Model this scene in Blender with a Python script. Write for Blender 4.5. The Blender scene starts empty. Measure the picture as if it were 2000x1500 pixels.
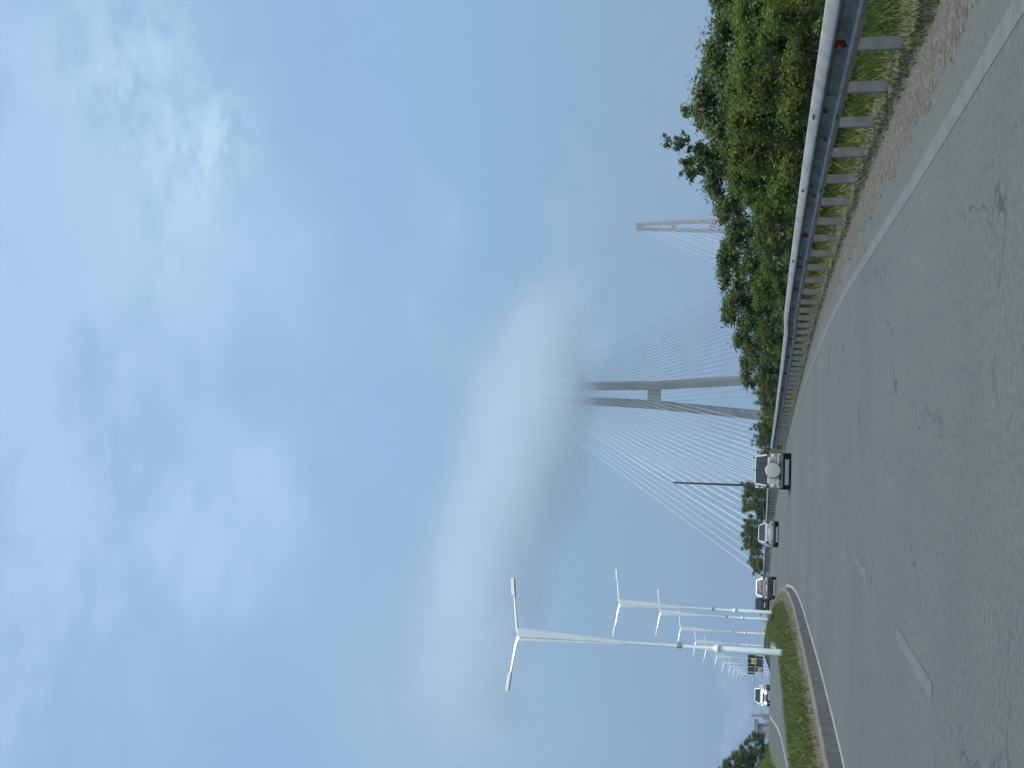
import bpy, bmesh, math, random
import numpy as np
from mathutils import Vector, Matrix
R = math.radians
sc = bpy.context.scene
col = sc.collection
random.seed(7); rng = np.random.default_rng(11)

# ------------------------------------------------------------------ camera
F = 2340.0; CH = 1.40; ROLL = R(1.2); PITCH = math.atan(495*math.cos(ROLL)/F)
cp, sp = math.cos(PITCH), math.sin(PITCH); cr, sr = math.cos(ROLL), math.sin(ROLL)
FW = np.array([0, cp, sp]); UP = np.array([0, -sp, cp]); RT = np.array([1., 0, 0])
def ray(px, py):                       # viewing direction through a point of the photograph
    u = 750-py; v = px-1000
    return RT*(u*cr+v*sr)/F - UP*(-u*sr+v*cr)/F + FW
def atdepth(px, py, Y):
    q = ray(px, py); return q*Y/q[1] + np.array([0, 0, CH])
cam = bpy.data.cameras.new('camera'); co = bpy.data.objects.new('camera', cam); col.objects.link(co)
cx = sr*RT - cr*UP; cy = cr*RT + sr*UP
m = Matrix.Identity(4)
for i in range(3):
    m[i][0] = cx[i]; m[i][1] = cy[i]; m[i][2] = -FW[i]
m[2][3] = CH
co.matrix_world = m
cam.sensor_fit = 'HORIZONTAL'; cam.sensor_width = 36; cam.lens = F/2000*36
cam.clip_start = 0.05; cam.clip_end = 30000
sc.camera = co

# ------------------------------------------------------------------ node helpers
class NT:
    def __init__(s, tree): s.t = tree; s.n = tree.nodes; s.l = tree.links
    def new(s, typ, **kw):
        n = s.n.new(typ)
        for k, v in kw.items(): setattr(n, k, v)
        return n
    def link(s, a, b): s.l.new(a, b)
    def put(s, sock, v):
        if isinstance(v, bpy.types.NodeSocket): s.l.new(v, sock)
        elif isinstance(v, (tuple, list)) and sock.type == 'RGBA' and len(v) == 3: sock.default_value = (*v, 1)
        else: sock.default_value = v
    def math(s, op, a, b=None, c=None, clamp=False):
        n = s.new('ShaderNodeMath', operation=op, use_clamp=clamp)
        for i, v in enumerate((a, b, c)):
            if v is not None: s.put(n.inputs[i], v)
        return n.outputs[0]
    def mix(s, f, a, b, mode='MIX'):
        n = s.new('ShaderNodeMix', data_type='RGBA', blend_type=mode)
        s.put(n.inputs[0], f); s.put(n.inputs[6], a); s.put(n.inputs[7], b); return n.outputs[2]
    def noise(s, vec, scale, detail=4, rough=.55, dist=0):
        n = s.new('ShaderNodeTexNoise'); n.inputs['Scale'].default_value = scale
        n.inputs['Detail'].default_value = detail; n.inputs['Roughness'].default_value = rough
        n.inputs['Distortion'].default_value = dist
        if vec is not None: s.link(vec, n.inputs['Vector'])
        return n.outputs['Fac']
    def ramp(s, f, a, b, x=0., y=1.):
        n = s.new('ShaderNodeMapRange', interpolation_type='SMOOTHSTEP'); s.put(n.inputs[0], f)
        for i, v in enumerate((a, b, x, y)): n.inputs[1+i].default_value = v
        return n.outputs[0]
    def mapping(s, vec, scale=(1, 1, 1), loc=(0, 0, 0), rot=(0, 0, 0)):
        n = s.new('ShaderNodeMapping'); s.link(vec, n.inputs[0])
        n.inputs['Scale'].default_value = scale; n.inputs['Location'].default_value = loc
        n.inputs['Rotation'].default_value = rot; return n.outputs[0]
    def attr(s, name):
        return s.new('ShaderNodeAttribute', attribute_name=name)
def newmat(name):
    m = bpy.data.materials.new(name); m.use_nodes = True; N = NT(m.node_tree); N.n.clear()
    out = N.new('ShaderNodeOutputMaterial'); b = N.new('ShaderNodeBsdfPrincipled')
    N.link(b.outputs[0], out.inputs[0]); return m, N, b, out
MATS = {}
def mat(name, c, rough=.5, metal=0., var=.12, scale=6., bump=0., coat=0., dirt=None, spec=.5, emit=None, space='Object'):
    m, N, b, out = newmat(name)
    tc = N.new('ShaderNodeTexCoord').outputs[space]
    n = N.noise(tc, scale, 5)
    f = N.ramp(n, .3, .7)
    c1 = tuple(x*(1-var) for x in c); c2 = tuple(min(1, x*(1+var)) for x in c)
    cc = N.mix(f, c1, c2)
    if dirt:
        d = N.ramp(N.noise(tc, scale*.35, 6, .7), .52, .72, 0, .75)
        cc = N.mix(d, cc, dirt)
    N.link(cc, b.inputs['Base Color'])
    r = N.ramp(N.noise(tc, scale*2.3, 4), .3, .7, max(0, rough-.08), min(1, rough+.08)); N.link(r, b.inputs['Roughness'])
    b.inputs['Metallic'].default_value = metal; b.inputs['Coat Weight'].default_value = coat
    b.inputs['Coat Roughness'].default_value = .06
    b.inputs['Specular IOR Level'].default_value = spec
    if bump:
        bn = N.new('ShaderNodeBump'); bn.inputs['Strength'].default_value = bump; bn.inputs['Distance'].default_value = .02
        N.link(N.noise(tc, scale*5, 6, .65), bn.inputs['Height']); N.link(bn.outputs[0], b.inputs['Normal'])
    if emit:
        b.inputs['Emission Color'].default_value = (*emit[0], 1); b.inputs['Emission Strength'].default_value = emit[1]
    MATS[name] = m; return m

# ------------------------------------------------------------------ mesh helpers
class MB:
    def __init__(s): s.v = []; s.f = []
    def add(s, vs, fs):
        o = len(s.v); s.v += [tuple(map(float, p)) for p in vs]; s.f += [tuple(i+o for i in f) for f in fs]; return s
    def box(s, x0, x1, y0, y1, z0, z1, M=None):
        vs = [Vector(p) for p in ((x0, y0, z0), (x1, y0, z0), (x1, y1, z0), (x0, y1, z0), (x0, y0, z1), (x1, y0, z1), (x1, y1, z1), (x0, y1, z1))]
        if M: vs = [M @ p for p in vs]
        return s.add(vs, [(3, 2, 1, 0), (4, 5, 6, 7), (0, 1, 5, 4), (1, 2, 6, 5), (2, 3, 7, 6), (3, 0, 4, 7)])
    def rings(s, rs, closed=True, cap=True):
        n = len(rs[0]); o = len(s.v)
        for r in rs: s.v += [tuple(map(float, p)) for p in r]
        for i in range(len(rs)-1):
            for j in range(n if closed else n-1):
                k = (j+1) % n
                s.f.append((o+i*n+j, o+i*n+k, o+(i+1)*n+k, o+(i+1)*n+j))
        if cap and closed:
            s.f.append(tuple(o+j for j in reversed(range(n)))); e = o+(len(rs)-1)*n
            s.f.append(tuple(e+j for j in range(n)))
        return s
    def tube(s, pts, rad, n=8, cap=True):
        pts = [Vector(p) for p in pts]; rr = rad if hasattr(rad, '__len__') else [rad]*len(pts); rs = []
        for i, p in enumerate(pts):
            d = (pts[min(i+1, len(pts)-1)]-pts[max(i-1, 0)]).normalized()
            a = d.cross(Vector((0, 0, 1)) if abs(d.z) < .9 else Vector((0, 1, 0))).normalized(); b = a.cross(d)
            rs.append([p+(a*math.cos(t)+b*math.sin(t))*rr[i] for t in [2*math.pi*k/n for k in range(n)]])
        return s.rings(rs, True, cap)
    def build(s, name, m, parent=None, bevel=0, smooth=False, seg=2):
        me = bpy.data.meshes.new(name); me.from_pydata(s.v, [], s.f); me.update()
        bm = bmesh.new(); bm.from_mesh(me); bmesh.ops.recalc_face_normals(bm, faces=bm.faces)
        if bevel:
            bmesh.ops.bevel(bm, geom=[e for e in bm.edges if e.calc_face_angle(0) > .35], offset=bevel, segments=seg, affect='EDGES', clamp_overlap=True)
        bm.to_mesh(me); bm.free()
        if smooth:
            me.shade_smooth()
            try: me.set_sharp_from_angle(angle=R(38))
            except Exception: pass
        return link(name, me, m, parent)
def link(name, me, m, parent=None):
    o = bpy.data.objects.new(name, me); col.objects.link(o)
    if m: me.materials.append(m)
    if parent: o.parent = parent
    return o
def tag(o, label=None, cat=None, group=None, kind=None):
    for k, v in (('label', label), ('category', cat), ('group', group), ('kind', kind)):
        if v: o[k] = v
    return o
def thing(name, label, cat, loc=(0, 0, 0), rz=0, group=None):
    o = bpy.data.objects.new(name, None); col.objects.link(o); o.location = loc; o.rotation_euler = (0, 0, rz)
    o.empty_display_size = .3
    return tag(o, label, cat, group)
def dup(root, loc, rz=0, scale=1, label=None, group=None):
    r = root.copy(); col.objects.link(r); r.location = loc; r.rotation_euler = (0, 0, rz)
    r.scale = scale if hasattr(scale, '__len__') else (scale,)*3
    tag(r, label, None, group)
    for ch in list(root.children):
        c = ch.copy(); col.objects.link(c); c.parent = r
        for g in ch.children:
            d = g.copy(); col.objects.link(d); d.parent = c
    return r

# ------------------------------------------------------------------ plan of the roads (x as a function of the distance y)
YY = np.arange(-80, 1400, .5)
def curve(pts, w=9):
    a = np.array(sorted(pts)); v = np.interp(YY, a[:, 0], a[:, 1])
    s0 = (a[1, 1]-a[0, 1])/(a[1, 0]-a[0, 0]); s1 = (a[-1, 1]-a[-2, 1])/(a[-1, 0]-a[-2, 0])
    v = np.where(YY < a[0, 0], a[0, 1]+(YY-a[0, 0])*s0, v); v = np.where(YY > a[-1, 0], a[-1, 1]+(YY-a[-1, 0])*s1, v)
    k = np.hanning(2*w+1); k /= k.sum(); p = np.pad(v, w, mode='reflect', reflect_type='odd')
    v = np.convolve(p, k, 'valid')
    return lambda y: np.interp(y, YY, v)
Rl = curve([(-40, 4.9), (0, 4.05), (12.1, 3.72), (17.8, 3.57), (21, 3.36), (27, 2.97), (32.5, 2.5), (39.7, 1.82), (55, -.05), (74, -3.05), (90, -6.0), (109, -9.6), (134, -15.2), (150, -19.2), (174, -25.6), (214, -36.2), (254, -46.2), (414, -86)], 8)
El = curve([(-40, 3.2), (0, 2.5), (7.4, 2.27), (11.8, 2.1), (17.7, 1.96), (23, 1.82), (30, 1.45), (37, .86), (44, .33), (52, -.66), (61, -1.75), (74, -3.9), (90, -6.9), (109, -10.6), (134, -16.2), (174, -26.6), (254, -47.2), (414, -87)], 8)
Kl = curve([(-40, -6.1), (0, -6.15), (20.7, -6.27), (26.5, -6.5), (30.5, -6.72), (35, -7.03), (42.5, -7.55), (50, -8.3), (57, -9.2), (64.5, -10.35), (80, -13.35), (93.5, -16.3), (110, -19.5), (134.5, -24.4), (174.5, -34), (214, -44.1), (254, -54.2), (414, -94.4)], 8)
Pl = curve([(-40, -7.3), (0, -7.6), (30, -9.6), (54, -11.5), (93.5, -17.1), (134.5, -25.3), (174.5, -34.9), (214, -45), (254, -55.1), (414, -95.3)], 8)
Ml = curve([(-40, -8.2), (0, -8.8), (20, -10), (37, -11.7), (51, -13.0), (64, -14.3), (73, -15.5), (93.5, -19.2), (134.5, -27.6), (154, -32.6), (174.5, -37.4), (214, -47.6), (254, -57.8), (414, -98)], 8)
Ll = curve([(-40, -9.0), (0, -10.3), (30, -12.6), (50, -15.4), (59, -17.2), (68, -19.1), (77.5, -21.4), (100, -27), (136, -36.2), (174, -47), (254, -68), (414, -110)], 8)
Sl = lambda y: Ll(y) - np.interp(y, [0, 63, 90, 136], [1.2, 1.35, 2.2, 2.4])
er = curve([(-40, 0), (50, 0), (61, .04), (75, .14), (90, .24), (100, .22), (140, .2), (170, .3), (200, .38), (230, .3), (260, 0), (300, -.7), (350, -1.5), (414, -2.4), (500, -6), (600, -12)], 10)
em = curve([(-40, .38), (40, .38), (54, .36), (75, .33), (93.5, .32), (134.5, .46), (174.5, .7), (205, .7), (230, .6), (254, .35), (294, -.3), (334, -.9), (374, -1.6), (414, -2.2), (500, -6), (600, -12)], 10)
el_ = curve([(-40, .1), (20, .15), (40, .2), (80, .2), (110, .25), (130, .27), (142, .2), (160, -.1), (190, -.9), (230, -2.2), (300, -5), (414, -9), (600, -18)], 6)
hb = curve([(-40, 3), (40, 3), (62, 3), (90, 2.8), (112, 2.3), (125, 1.4), (138, .45), (152, 0), (400, 0)], 10)
def sm(a, b, x):
    t = np.clip((x-a)/(b-a), 0, 1); return t*t*(3-2*t)
def columns(y):
    A = El(y)+.5; k = Kl(y); p = Pl(y); mm = Ml(y); s = Sl(y); r = Rl(y); a, b, c, h = er(y), em(y), el_(y), hb(y)
    # (x, z, dirt, gravel)
    C = [(-6000, -52, 0, 0), (-900, -52, 0, 0), (s-260, c+h-9, 0, 0), (s-90, c+h*1.3-.5, 0, 0), (s-30, c+h*1.25, 0, 0), (s-14, c+h*1.2, 0, 0), (s-7, c+h*1.05, 0, 0), (s-4, c+h*.85, 0, 0), (s-2.2, c+h*.55, 0, 0), (s-.9, c+.12*h, 0, .0), (s-.25, c-.01, .6, .2), (s+.3, c-.05, .6, .2),
         (mm-.4, c-.05, 0, 0), (mm-.05, c+.01, .3, 0), (mm+.5, c+.12, .05, 0), ((mm+p)/2, (c+.12+b)/2+.04, 0, 0), (p, b, 0, 0), ((p+k)/2, (b+a+.3)/2+.03, .1, 0), (k-1.15, a+.31, .12, 0), (k-.75, a+.29, .45, 0), (k-.4, a+.28, .8, 0), (k-.17, a+.265, 1, 0),
         (k-.12, a+.2, 1, 0), (k-.06, a-.1, 1, 0), (A-.15, a-.05, 0, 1), (A+.02, a-.012, 0, 1), (A+.35*(r-A), a-.01, 0, 1), (A+.6*(r-A), a-.006, .2, .85), (A+.85*(r-A), a+.01, .55, .35), (r+.1, a+.015, .5, .1), (r+.9, a, .1, 0), (r+2.5, a-.18, 0, 0), (r+6, a-.6, 0, 0), (r+14, a-1.0, 0, 0), (r+40, a-1.8, 0, 0), (r+200, a-9, 0, 0), (950, -52, 0, 0), (6000, -52, 0, 0)]
    t = float(sm(420, 900, y)); ends = (0, 1, len(C)-2, len(C)-1)
    return [(x, z*(1-t)-52*t, d*(1-t), g*(1-t)) for x, z, d, g in C]
def gz(x, y):
    C = columns(y); return float(np.interp(x, [c[0] for c in C], [c[1] for c in C]))
STY = list(np.arange(-30, 70, 1.)) + list(np.arange(70, 150, 2.)) + list(np.arange(150, 260, 5.)) + list(np.arange(260, 480, 20.)) + [500, 550, 620, 700, 800, 920, 1300, 2000, 3500, 6200]

# ------------------------------------------------------------------ materials for the setting
def ground_mat():
    m, N, b, out = newmat('ground_soil'); g = N.new('ShaderNodeNewGeometry').outputs['Position']
    at = N.attr('zone'); s = N.new('ShaderNodeSeparateColor'); N.link(at.outputs['Color'], s.inputs[0])
    n1 = N.noise(g, .55, 6, .65); n2 = N.noise(g, 3.2, 5, .6); n3 = N.noise(g, 26, 4, .7)
    gr = N.mix(N.ramp(n1, .35, .65), (.050, .078, .022), (.085, .105, .034))
    gr = N.mix(N.ramp(n2, .5, .75), gr, (.125, .125, .055))
    dry = N.mix(N.ramp(n3, .3, .7), (.085, .078, .052), (.155, .142, .105))
    vor = N.new('ShaderNodeTexVoronoi'); N.link(g, vor.inputs['Vector']); vor.inputs['Scale'].default_value = 22
    gv = N.mix(N.ramp(n3, .3, .72), (.074, .075, .065), (.152, .151, .134)); bw = N.new('ShaderNodeRGBToBW'); N.link(vor.outputs['Color'], bw.inputs[0]); gv = N.mix(.55, gv, bw.outputs[0], 'SOFT_LIGHT')
    gv = N.mix(N.ramp(n2, .45, .7, 0, .6), gv, (.095, .09, .066))
    jig = N.math('ADD', N.math('MULTIPLY', N.math('SUBTRACT', n2, .5), 1.1), N.math('MULTIPLY', N.math('SUBTRACT', n3, .5), .8))
    d = N.ramp(N.math('ADD', s.outputs[0], jig), .35, .6); q = N.ramp(N.math('ADD', s.outputs[1], jig), .42, .58)
    c = N.mix(q, N.mix(d, gr, dry), gv); N.link(c, b.inputs['Base Color'])
    b.inputs['Roughness'].default_value = .95; b.inputs['Specular IOR Level'].default_value = .2
    bn = N.new('ShaderNodeBump'); bn.inputs['Strength'].default_value = .7; bn.inputs['Distance'].default_value = .04
    N.link(N.math('ADD', n3, N.math('MULTIPLY', vor.outputs['Distance'], .8)), bn.inputs['Height']); N.link(bn.outputs[0], b.inputs['Normal'])
    return m
def asphalt_parts(N, g, dark=1.):
    big = N.noise(g, .12, 4, .6); mid = N.noise(g, 1.1, 5, .65); fine = N.noise(g, 42, 3, .75); gran = N.noise(g, 150, 2, .8)
    st = N.noise(N.mapping(g, (3.5, .12, 1)), 1., 5, .6)
    c = N.mix(N.ramp(big, .3, .7), (.046*dark, .058*dark, .056*dark), (.082*dark, .097*dark, .092*dark))
    c = N.mix(N.ramp(st, .45, .7, 0, .6), c, (.052*dark, .060*dark, .060*dark))
    c = N.mix(N.ramp(mid, .5, .75, 0, .5), c, (.052*dark, .059*dark, .059*dark))
    gm = N.noise(g, 13, 4, .7); c = N.mix(N.ramp(gm, .3, .7), N.mix(.30, c, (.03, .036, .036)), N.mix(.15, c, (.26, .28, .26)))
    c = N.mix(N.ramp(fine, .25, .75, 0, 1), N.mix(.3, c, (.05, .055, .055)), N.mix(.16, c, (.26, .28, .26)))
    c = N.mix(N.ramp(gran, .62, .75, 0, .2), c, (.28, .29, .27))
    return c, mid, fine, gran
def asphalt_mat(name, dark=1., cracks=True):
    m, N, b, out = newmat(name); g = N.new('ShaderNodeNewGeometry').outputs['Position']
    c, mid, fine, gran = asphalt_parts(N, g, dark)
    if cracks:
        wob = N.new('ShaderNodeVectorMath', operation='ADD'); N.link(g, wob.inputs[0])
        nz = N.new('ShaderNodeTexNoise'); N.link(g, nz.inputs['Vector']); nz.inputs['Scale'].default_value = 1.6; nz.inputs['Detail'].default_value = 6
        sc2 = N.new('ShaderNodeVectorMath', operation='SCALE'); N.link(nz.outputs['Color'], sc2.inputs[0]); sc2.inputs['Scale'].default_value = .9
        N.link(sc2.outputs[0], wob.inputs[1])
        v = N.new('ShaderNodeTexVoronoi', feature='DISTANCE_TO_EDGE'); N.link(N.mapping(wob.outputs[0], (.42, .22, .5)), v.inputs['Vector']); v.inputs['Scale'].default_value = 1.0
        line = N.ramp(v.outputs['Distance'], .001, .010, 1, 0)
        where = N.ramp(N.noise(g, .33, 3, .5), .44, .54)
        f = N.math('MULTIPLY', line, where); f = N.math('MULTIPLY', f, N.ramp(N.noise(g, 3.1, 4, .6), .38, .52))
        c = N.mix(N.math('MULTIPLY', f, .78), c, (.03, .032, .033))
    N.link(c, b.inputs['Base Color']); b.inputs['Roughness'].default_value = .82; b.inputs['Specular IOR Level'].default_value = .35
    bn = N.new('ShaderNodeBump'); bn.inputs['Strength'].default_value = .35; bn.inputs['Distance'].default_value = .012
    N.link(N.math('ADD', fine, N.math('MULTIPLY', gran, .6)), bn.inputs['Height']); N.link(bn.outputs[0], b.inputs['Normal'])
    return m
def paint_mat(name, wear0, wear1, c=(.42, .43, .40), most=1.):
    m, N, b, out = newmat(name); g = N.new('ShaderNodeNewGeometry').outputs['Position']
    a, mid, fine, gran = asphalt_parts(N, g)
    w = N.math('ADD', N.math('MULTIPLY', N.noise(g, 2.6, 4, .65), .5), N.math('MULTIPLY', N.noise(g, 19, 5, .75), .5))
    w = N.math('MULTIPLY', N.ramp(w, wear0, wear1), most)
    N.link(N.mix(w, a, c), b.inputs['Base Color']); b.inputs['Roughness'].default_value = .75
    return m
GROUND = ground_mat(); ASPH = asphalt_mat('asphalt'); ASPH3 = asphalt_mat('asphalt_shoulder', .72, False); ASPH2 = asphalt_mat('asphalt_smooth', 1.0, False)
PAINT = paint_mat('worn_road_paint', .38, .62, (.155, .165, .15), .5); PAINT2 = paint_mat('faded_road_paint', .40, .62, (.135, .145, .135), .2); PAINT3 = paint_mat('white_road_paint', .30, .56, (.32, .33, .305), .8)
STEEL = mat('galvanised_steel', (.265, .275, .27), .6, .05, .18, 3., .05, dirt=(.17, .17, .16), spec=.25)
VSHADE = mat('valley_shade_on_steel', (.16, .165, .155), .75, 0, .3, 2.5, .05, dirt=(.10, .10, .09), spec=.2)  # darker steel: shade of the beam's valley put into the base colour
POSTM = mat('post_steel', (.15, .155, .155), .65, .1, .15, 8., .05, dirt=(.11, .10, .09))
WHITE = mat('white_painted_steel', (.68, .75, .77), .4, 0, .05, 2., dirt=(.56, .62, .63))
LAMPM = mat('lamp_aluminium', (.80, .82, .83), .28, .2, .04, 3.)
CONC = mat('pylon_concrete', (.37, .31, .245), .9, 0, .12, .09, dirt=(.185, .18, .175))
DECKM = mat('deck_steel', (.4, .43, .46), .6, 0, .06, .1)
CABLE = mat('white_cable_sheath', (.56, .60, .62), .4, 0, .04, .2)
BLACK = mat('tyre_rubber', (.018, .018, .019), .85, 0, .2, 12.)
DARKP = mat('dark_plastic', (.03, .032, .034), .6, 0, .2, 9.)
GLASS = mat('tinted_glass', (.022, .028, .028), .07, 0, .2, 3., spec=.6)
CHROME = mat('chrome_trim', (.6, .61, .62), .2, .9, .05, 9.)
REDL = mat('red_lens', (.13, .035, .035), .2, 0, .2, 15.)
SMOKEL = mat('smoked_lens', (.16, .13, .13), .2, 0, .2, 15.); CLEARL = mat('clear_lens', (.62, .62, .6), .15, 0, .1, 15.)
PLATE = mat('plate_white', (.6, .61, .6), .5, 0, .1, 20.)
KERB = mat('kerb_concrete', (.125, .128, .124), .9, 0, .22, 3., .25, dirt=(.085, .085, .08), space='Object')
CONC2 = mat('weathered_concrete', (.33, .34, .34), .9, 0, .12, 1.5, .1)
ROOFM = mat('grey_sheet_roof', (.22, .24, .25), .7, 0, .1, 1.5)
REFR = mat('red_reflector', (.42, .02, .025), .3, 0, .2, 30.)
REFG = mat('grey_reflector', (.20, .21, .21), .5, 0, .2, 30.)
RUST = mat('rusty_steel', (.32, .29, .27), .8, 0, .3, 12.)
MASTM = mat('dark_mast_steel', (.055, .06, .068), .6, .2, .15, 4.)
BARK = mat('bark', (.12, .105, .085), .95, 0, .3, 9., .4)
YELLOW = mat('sign_yellow', (.62, .56, .10), .55, 0, .1, 2.)
SIGNB = mat('sign_black', (.012, .013, .018), .5, 0, .3, 2.)

# ------------------------------------------------------------------ ground, roads, markings, water
def sheet(name, m, xs, z, ys, kind='structure', zone=None):
    """a ruled sheet: xs(y) -> list of x, z(x, y) height"""
    vs = []; fs = []; n = None; zs = []
    for y in ys:
        row = xs(y); n = len(row)
        for q in row:
            x = q if not isinstance(q, tuple) else q[0]
            vs.append((x, y, q[1] if isinstance(q, tuple) else z(x, y)))
            if zone: zs.append((q[2], q[3], 0, 1))
    for i in range(len(ys)-1):
        for j in range(n-1):
            a = i*n+j; fs.append((a, a+1, a+n+1, a+n))
    me = bpy.data.meshes.new(name); me.from_pydata(vs, [], fs); me.update(); me.shade_smooth()
    if zone:
        ca = me.color_attributes.new('zone', 'FLOAT_COLOR', 'POINT'); ca.data.foreach_set('color', np.array(zs, dtype=np.float32).ravel())
    o = link(name, me, m); o['kind'] = kind
    return o
sheet('ground', GROUND, columns, None, STY, zone=True)
yroad = [y for y in STY if y < 620]; yfine = list(np.arange(-30, 45, .25))+[y for y in yroad if y >= 45]
ragged = lambda y: El(y)+.5+(.05*math.sin(4.3*y)+.035*math.sin(11.7*y+1)+.03*math.sin(1.9*y+2))*float(np.interp(y, [30, 45], [1, 0]))
sheet('road', ASPH, lambda y: list(np.linspace(Kl(y)+.0, ragged(y), 9)), lambda x, y: float(er(y)), yfine)
sheet('oncoming_road', ASPH2, lambda y: list(np.linspace(Sl(y), Ml(y), 6)), lambda x, y: float(el_(y)), yroad)
ynear = [y for y in yroad if y < 200]
sheet('edge_line', PAINT, lambda y: [El(y)-.09, El(y)+.09], lambda x, y: float(er(y))+.004, [y for y in ynear if y < 66])
sheet('kerb_line', PAINT3, lambda y: [Kl(y)+.03, Kl(y)+.16], lambda x, y: float(er(y))+.004, ynear)
sheet('left_edge_line', PAINT3, lambda y: [Ll(y)-.1, Ll(y)+.12], lambda x, y: float(el_(y))+.004, ynear)
sheet('road_shoulder', ASPH3, lambda y: [Sl(y), Ll(y)-.14], lambda x, y: float(el_(y))+.004, ynear)
sheet('median_edge_line', PAINT3, lambda y: [Ml(y)-.62, Ml(y)-.42], lambda x, y: float(el_(y))+.004, ynear)
lane = lambda y: Kl(y)*.5+El(y)*.5
for y0 in (10.4, 16.9):
    L0 = 2.9
    dx = np.interp(y0, [0, 10, 20, 40], [-.2, -.45, -.35, 0])
    sheet('lane_dash', PAINT2, lambda y: [lane(y)+dx-.075+(.0), lane(y)+dx+.075], lambda x, y: float(er(y))+.004, list(np.arange(y0, y0+L0+.01, .55)))
kb = MB(); y = -10.
while y < 150:
    y1 = y+.985
    a = []
    for yy in (y, y1):
        k = float(Kl(yy)); z = float(er(yy)); j = 0
        a.append([(k, yy, z-.1), (k-.015, yy, z+.235), (k-.035, yy, z+.262), (k-.17, yy, z+.268), (k-.17, yy, z-.1)])
    kb.rings(a); y += 1.0
ko = kb.build('kerb', KERB); ko['kind'] = 'structure'
WAT, N, b, out = newmat('sea_water'); g = N.new('ShaderNodeNewGeometry').outputs['Position']
b.inputs['Base Color'].default_value = (.05, .09, .11, 1); b.inputs['Roughness'].default_value = .25
bn = N.new('ShaderNodeBump'); bn.inputs['Strength'].default_value = .4; N.link(N.noise(g, .06, 6, .6), bn.inputs['Height']); N.link(bn.outputs[0], b.inputs['Normal'])
w = MB().add([(-5990, -29, -45), (5990, -29, -45), (5990, 6190, -45), (-5990, 6190, -45)], [(0, 1, 2, 3)]).build('water', WAT); w['kind'] = 'structure'

# ------------------------------------------------------------------ guardrails
WB = [(.0, .0), (-.012, .02), (-.07, .05), (-.088, .08), (-.08, .11), (-.02, .15), (-.0, .175), (-.0, .225), (-.03, .25), (-.098, .275), (-.112, .295), (-.105, .32), (-.03, .392), (.0, .41)]
def frame_at(y):
    t = Vector((float(Rl(y+.5)-Rl(y-.5)), 1, float(er(y+.5)-er(y-.5)))).normalized()
    nrm = Vector((t.y, -t.x, 0)).normalized()     # to the right, away from the road
    return Vector((float(Rl(y)), y, float(er(y)))), t, nrm
def guardrail(label, y0, y1, h, step, refl, bolts, dh=None, dense=1.0):
    root = thing('guardrail', label, 'guardrail', frame_at(y0)[0], 0)
    org = frame_at(y0)[0]
    hh = (lambda y: h) if dh is None else dh
    n = max(3, int((y1-y0)/dense)); rs = []
    for i in range(n+1):
        y = y0+(y1-y0)*i/n; p, t, nr = frame_at(y); z = hh(y)
        outer = [p-org+nr*(a)+Vector((0, 0, z+b)) for a, b in WB]
        inner = [p-org+nr*(a+.006)+Vector((0, 0, z+b)) for a, b in reversed(WB)]
        rs.append(outer+inner)
    bo_ = MB().rings(rs).build('beam', STEEL, root, smooth=True); bo_.data.materials.append(VSHADE); nn = len(rs[0])
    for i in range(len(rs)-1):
        for j in range(4, 9): bo_.data.polygons[i*nn+j].material_index = 1  # valley faces get the painted shade
    y = y0+.35; k = 0
    while y < y1-.1 and k < 98:
        p, t, nr = frame_at(y); p = p-org; z1 = hh(y)+.36
        zb = gz(p.x+org.x+.1, y)-org.z-.12
        M = Matrix(((nr.x, t.x, 0, p.x), (nr.y, t.y, 0, p.y), (0, 0, 1, 0), (0, 0, 0, 1)))
        b = MB(); b.box(.012, .125, 0, .008, zb, z1, M); b.box(.012, .02, .008, .075, zb, z1, M); b.box(.117, .125, .008, .075, zb, z1, M); b.box(.125, .165, .055, .075, zb, z1, M)
        b.build('post', POSTM, root)
        if k < bolts:
            MB().tube([p-nr*.004+Vector((0, 0, hh(y)+.205)), p-nr*.03+Vector((0, 0, hh(y)+.205))], .016, 6).build('bolt', STEEL, root)
        y += step; k += 1
    for ys in ((15.9, 20.4, 27.2) if bolts else ()):
        for dy in (0, .12):
            p, t, nr = frame_at(ys+dy); p = p-org
            for zo, off in ((.352, -.075), (.2, -.001), (.06, -.08)):
                q = p+nr*off+Vector((0, 0, hh(ys)+zo)); MB().tube([q, q+Vector((0, 0, .02))-nr*.02], .015, 6).build('bolt', DARKP, root)
    for y, c in refl:
        p, t, nr = frame_at(y); p = p-org; z = hh(y)+.205; b = MB()
        # small half-disc plate standing off the valley of the beam, facing traffic
        f = -t; vs = []; nn = 10; R0 = .065
        for k in range(nn+1):
            a = math.pi*k/nn; vs.append((-nr*(.004+R0*math.sin(a))*1.0, R0*math.cos(a)))
        front = [p+u+Vector((0, 0, z+w)) for u, w in vs]; back = [q+t*.022 for q in front]
        b.rings([front, back]); o = b.build('reflector', REFR if c == 'r' else REFG, root)
        if c == 'r': o['label'] = 'red reflector'
        MB().box(-.07, -.006, .023, .032, -.075, .075, Matrix(((nr.x, t.x, 0, p.x), (nr.y, t.y, 0, p.y), (0, 0, 1, z), (0, 0, 0, 1)))).build('reflector_bracket', DARKP, root)
    return root
guardrail('galvanised W-beam guardrail nearest the camera, on tall spaced posts with red reflectors', -2.38, 33.6, .50, 1.72, [(13.05, 'r'), (17.3, 'g'), (21.0, 'g'), (24.6, 'r'), (28.2, 'r'), (31.3, 'r')], 17)
def dh2(y): return float(np.interp(y, [33.6, 36.5, 39], [.50, .50, .44]))
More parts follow.
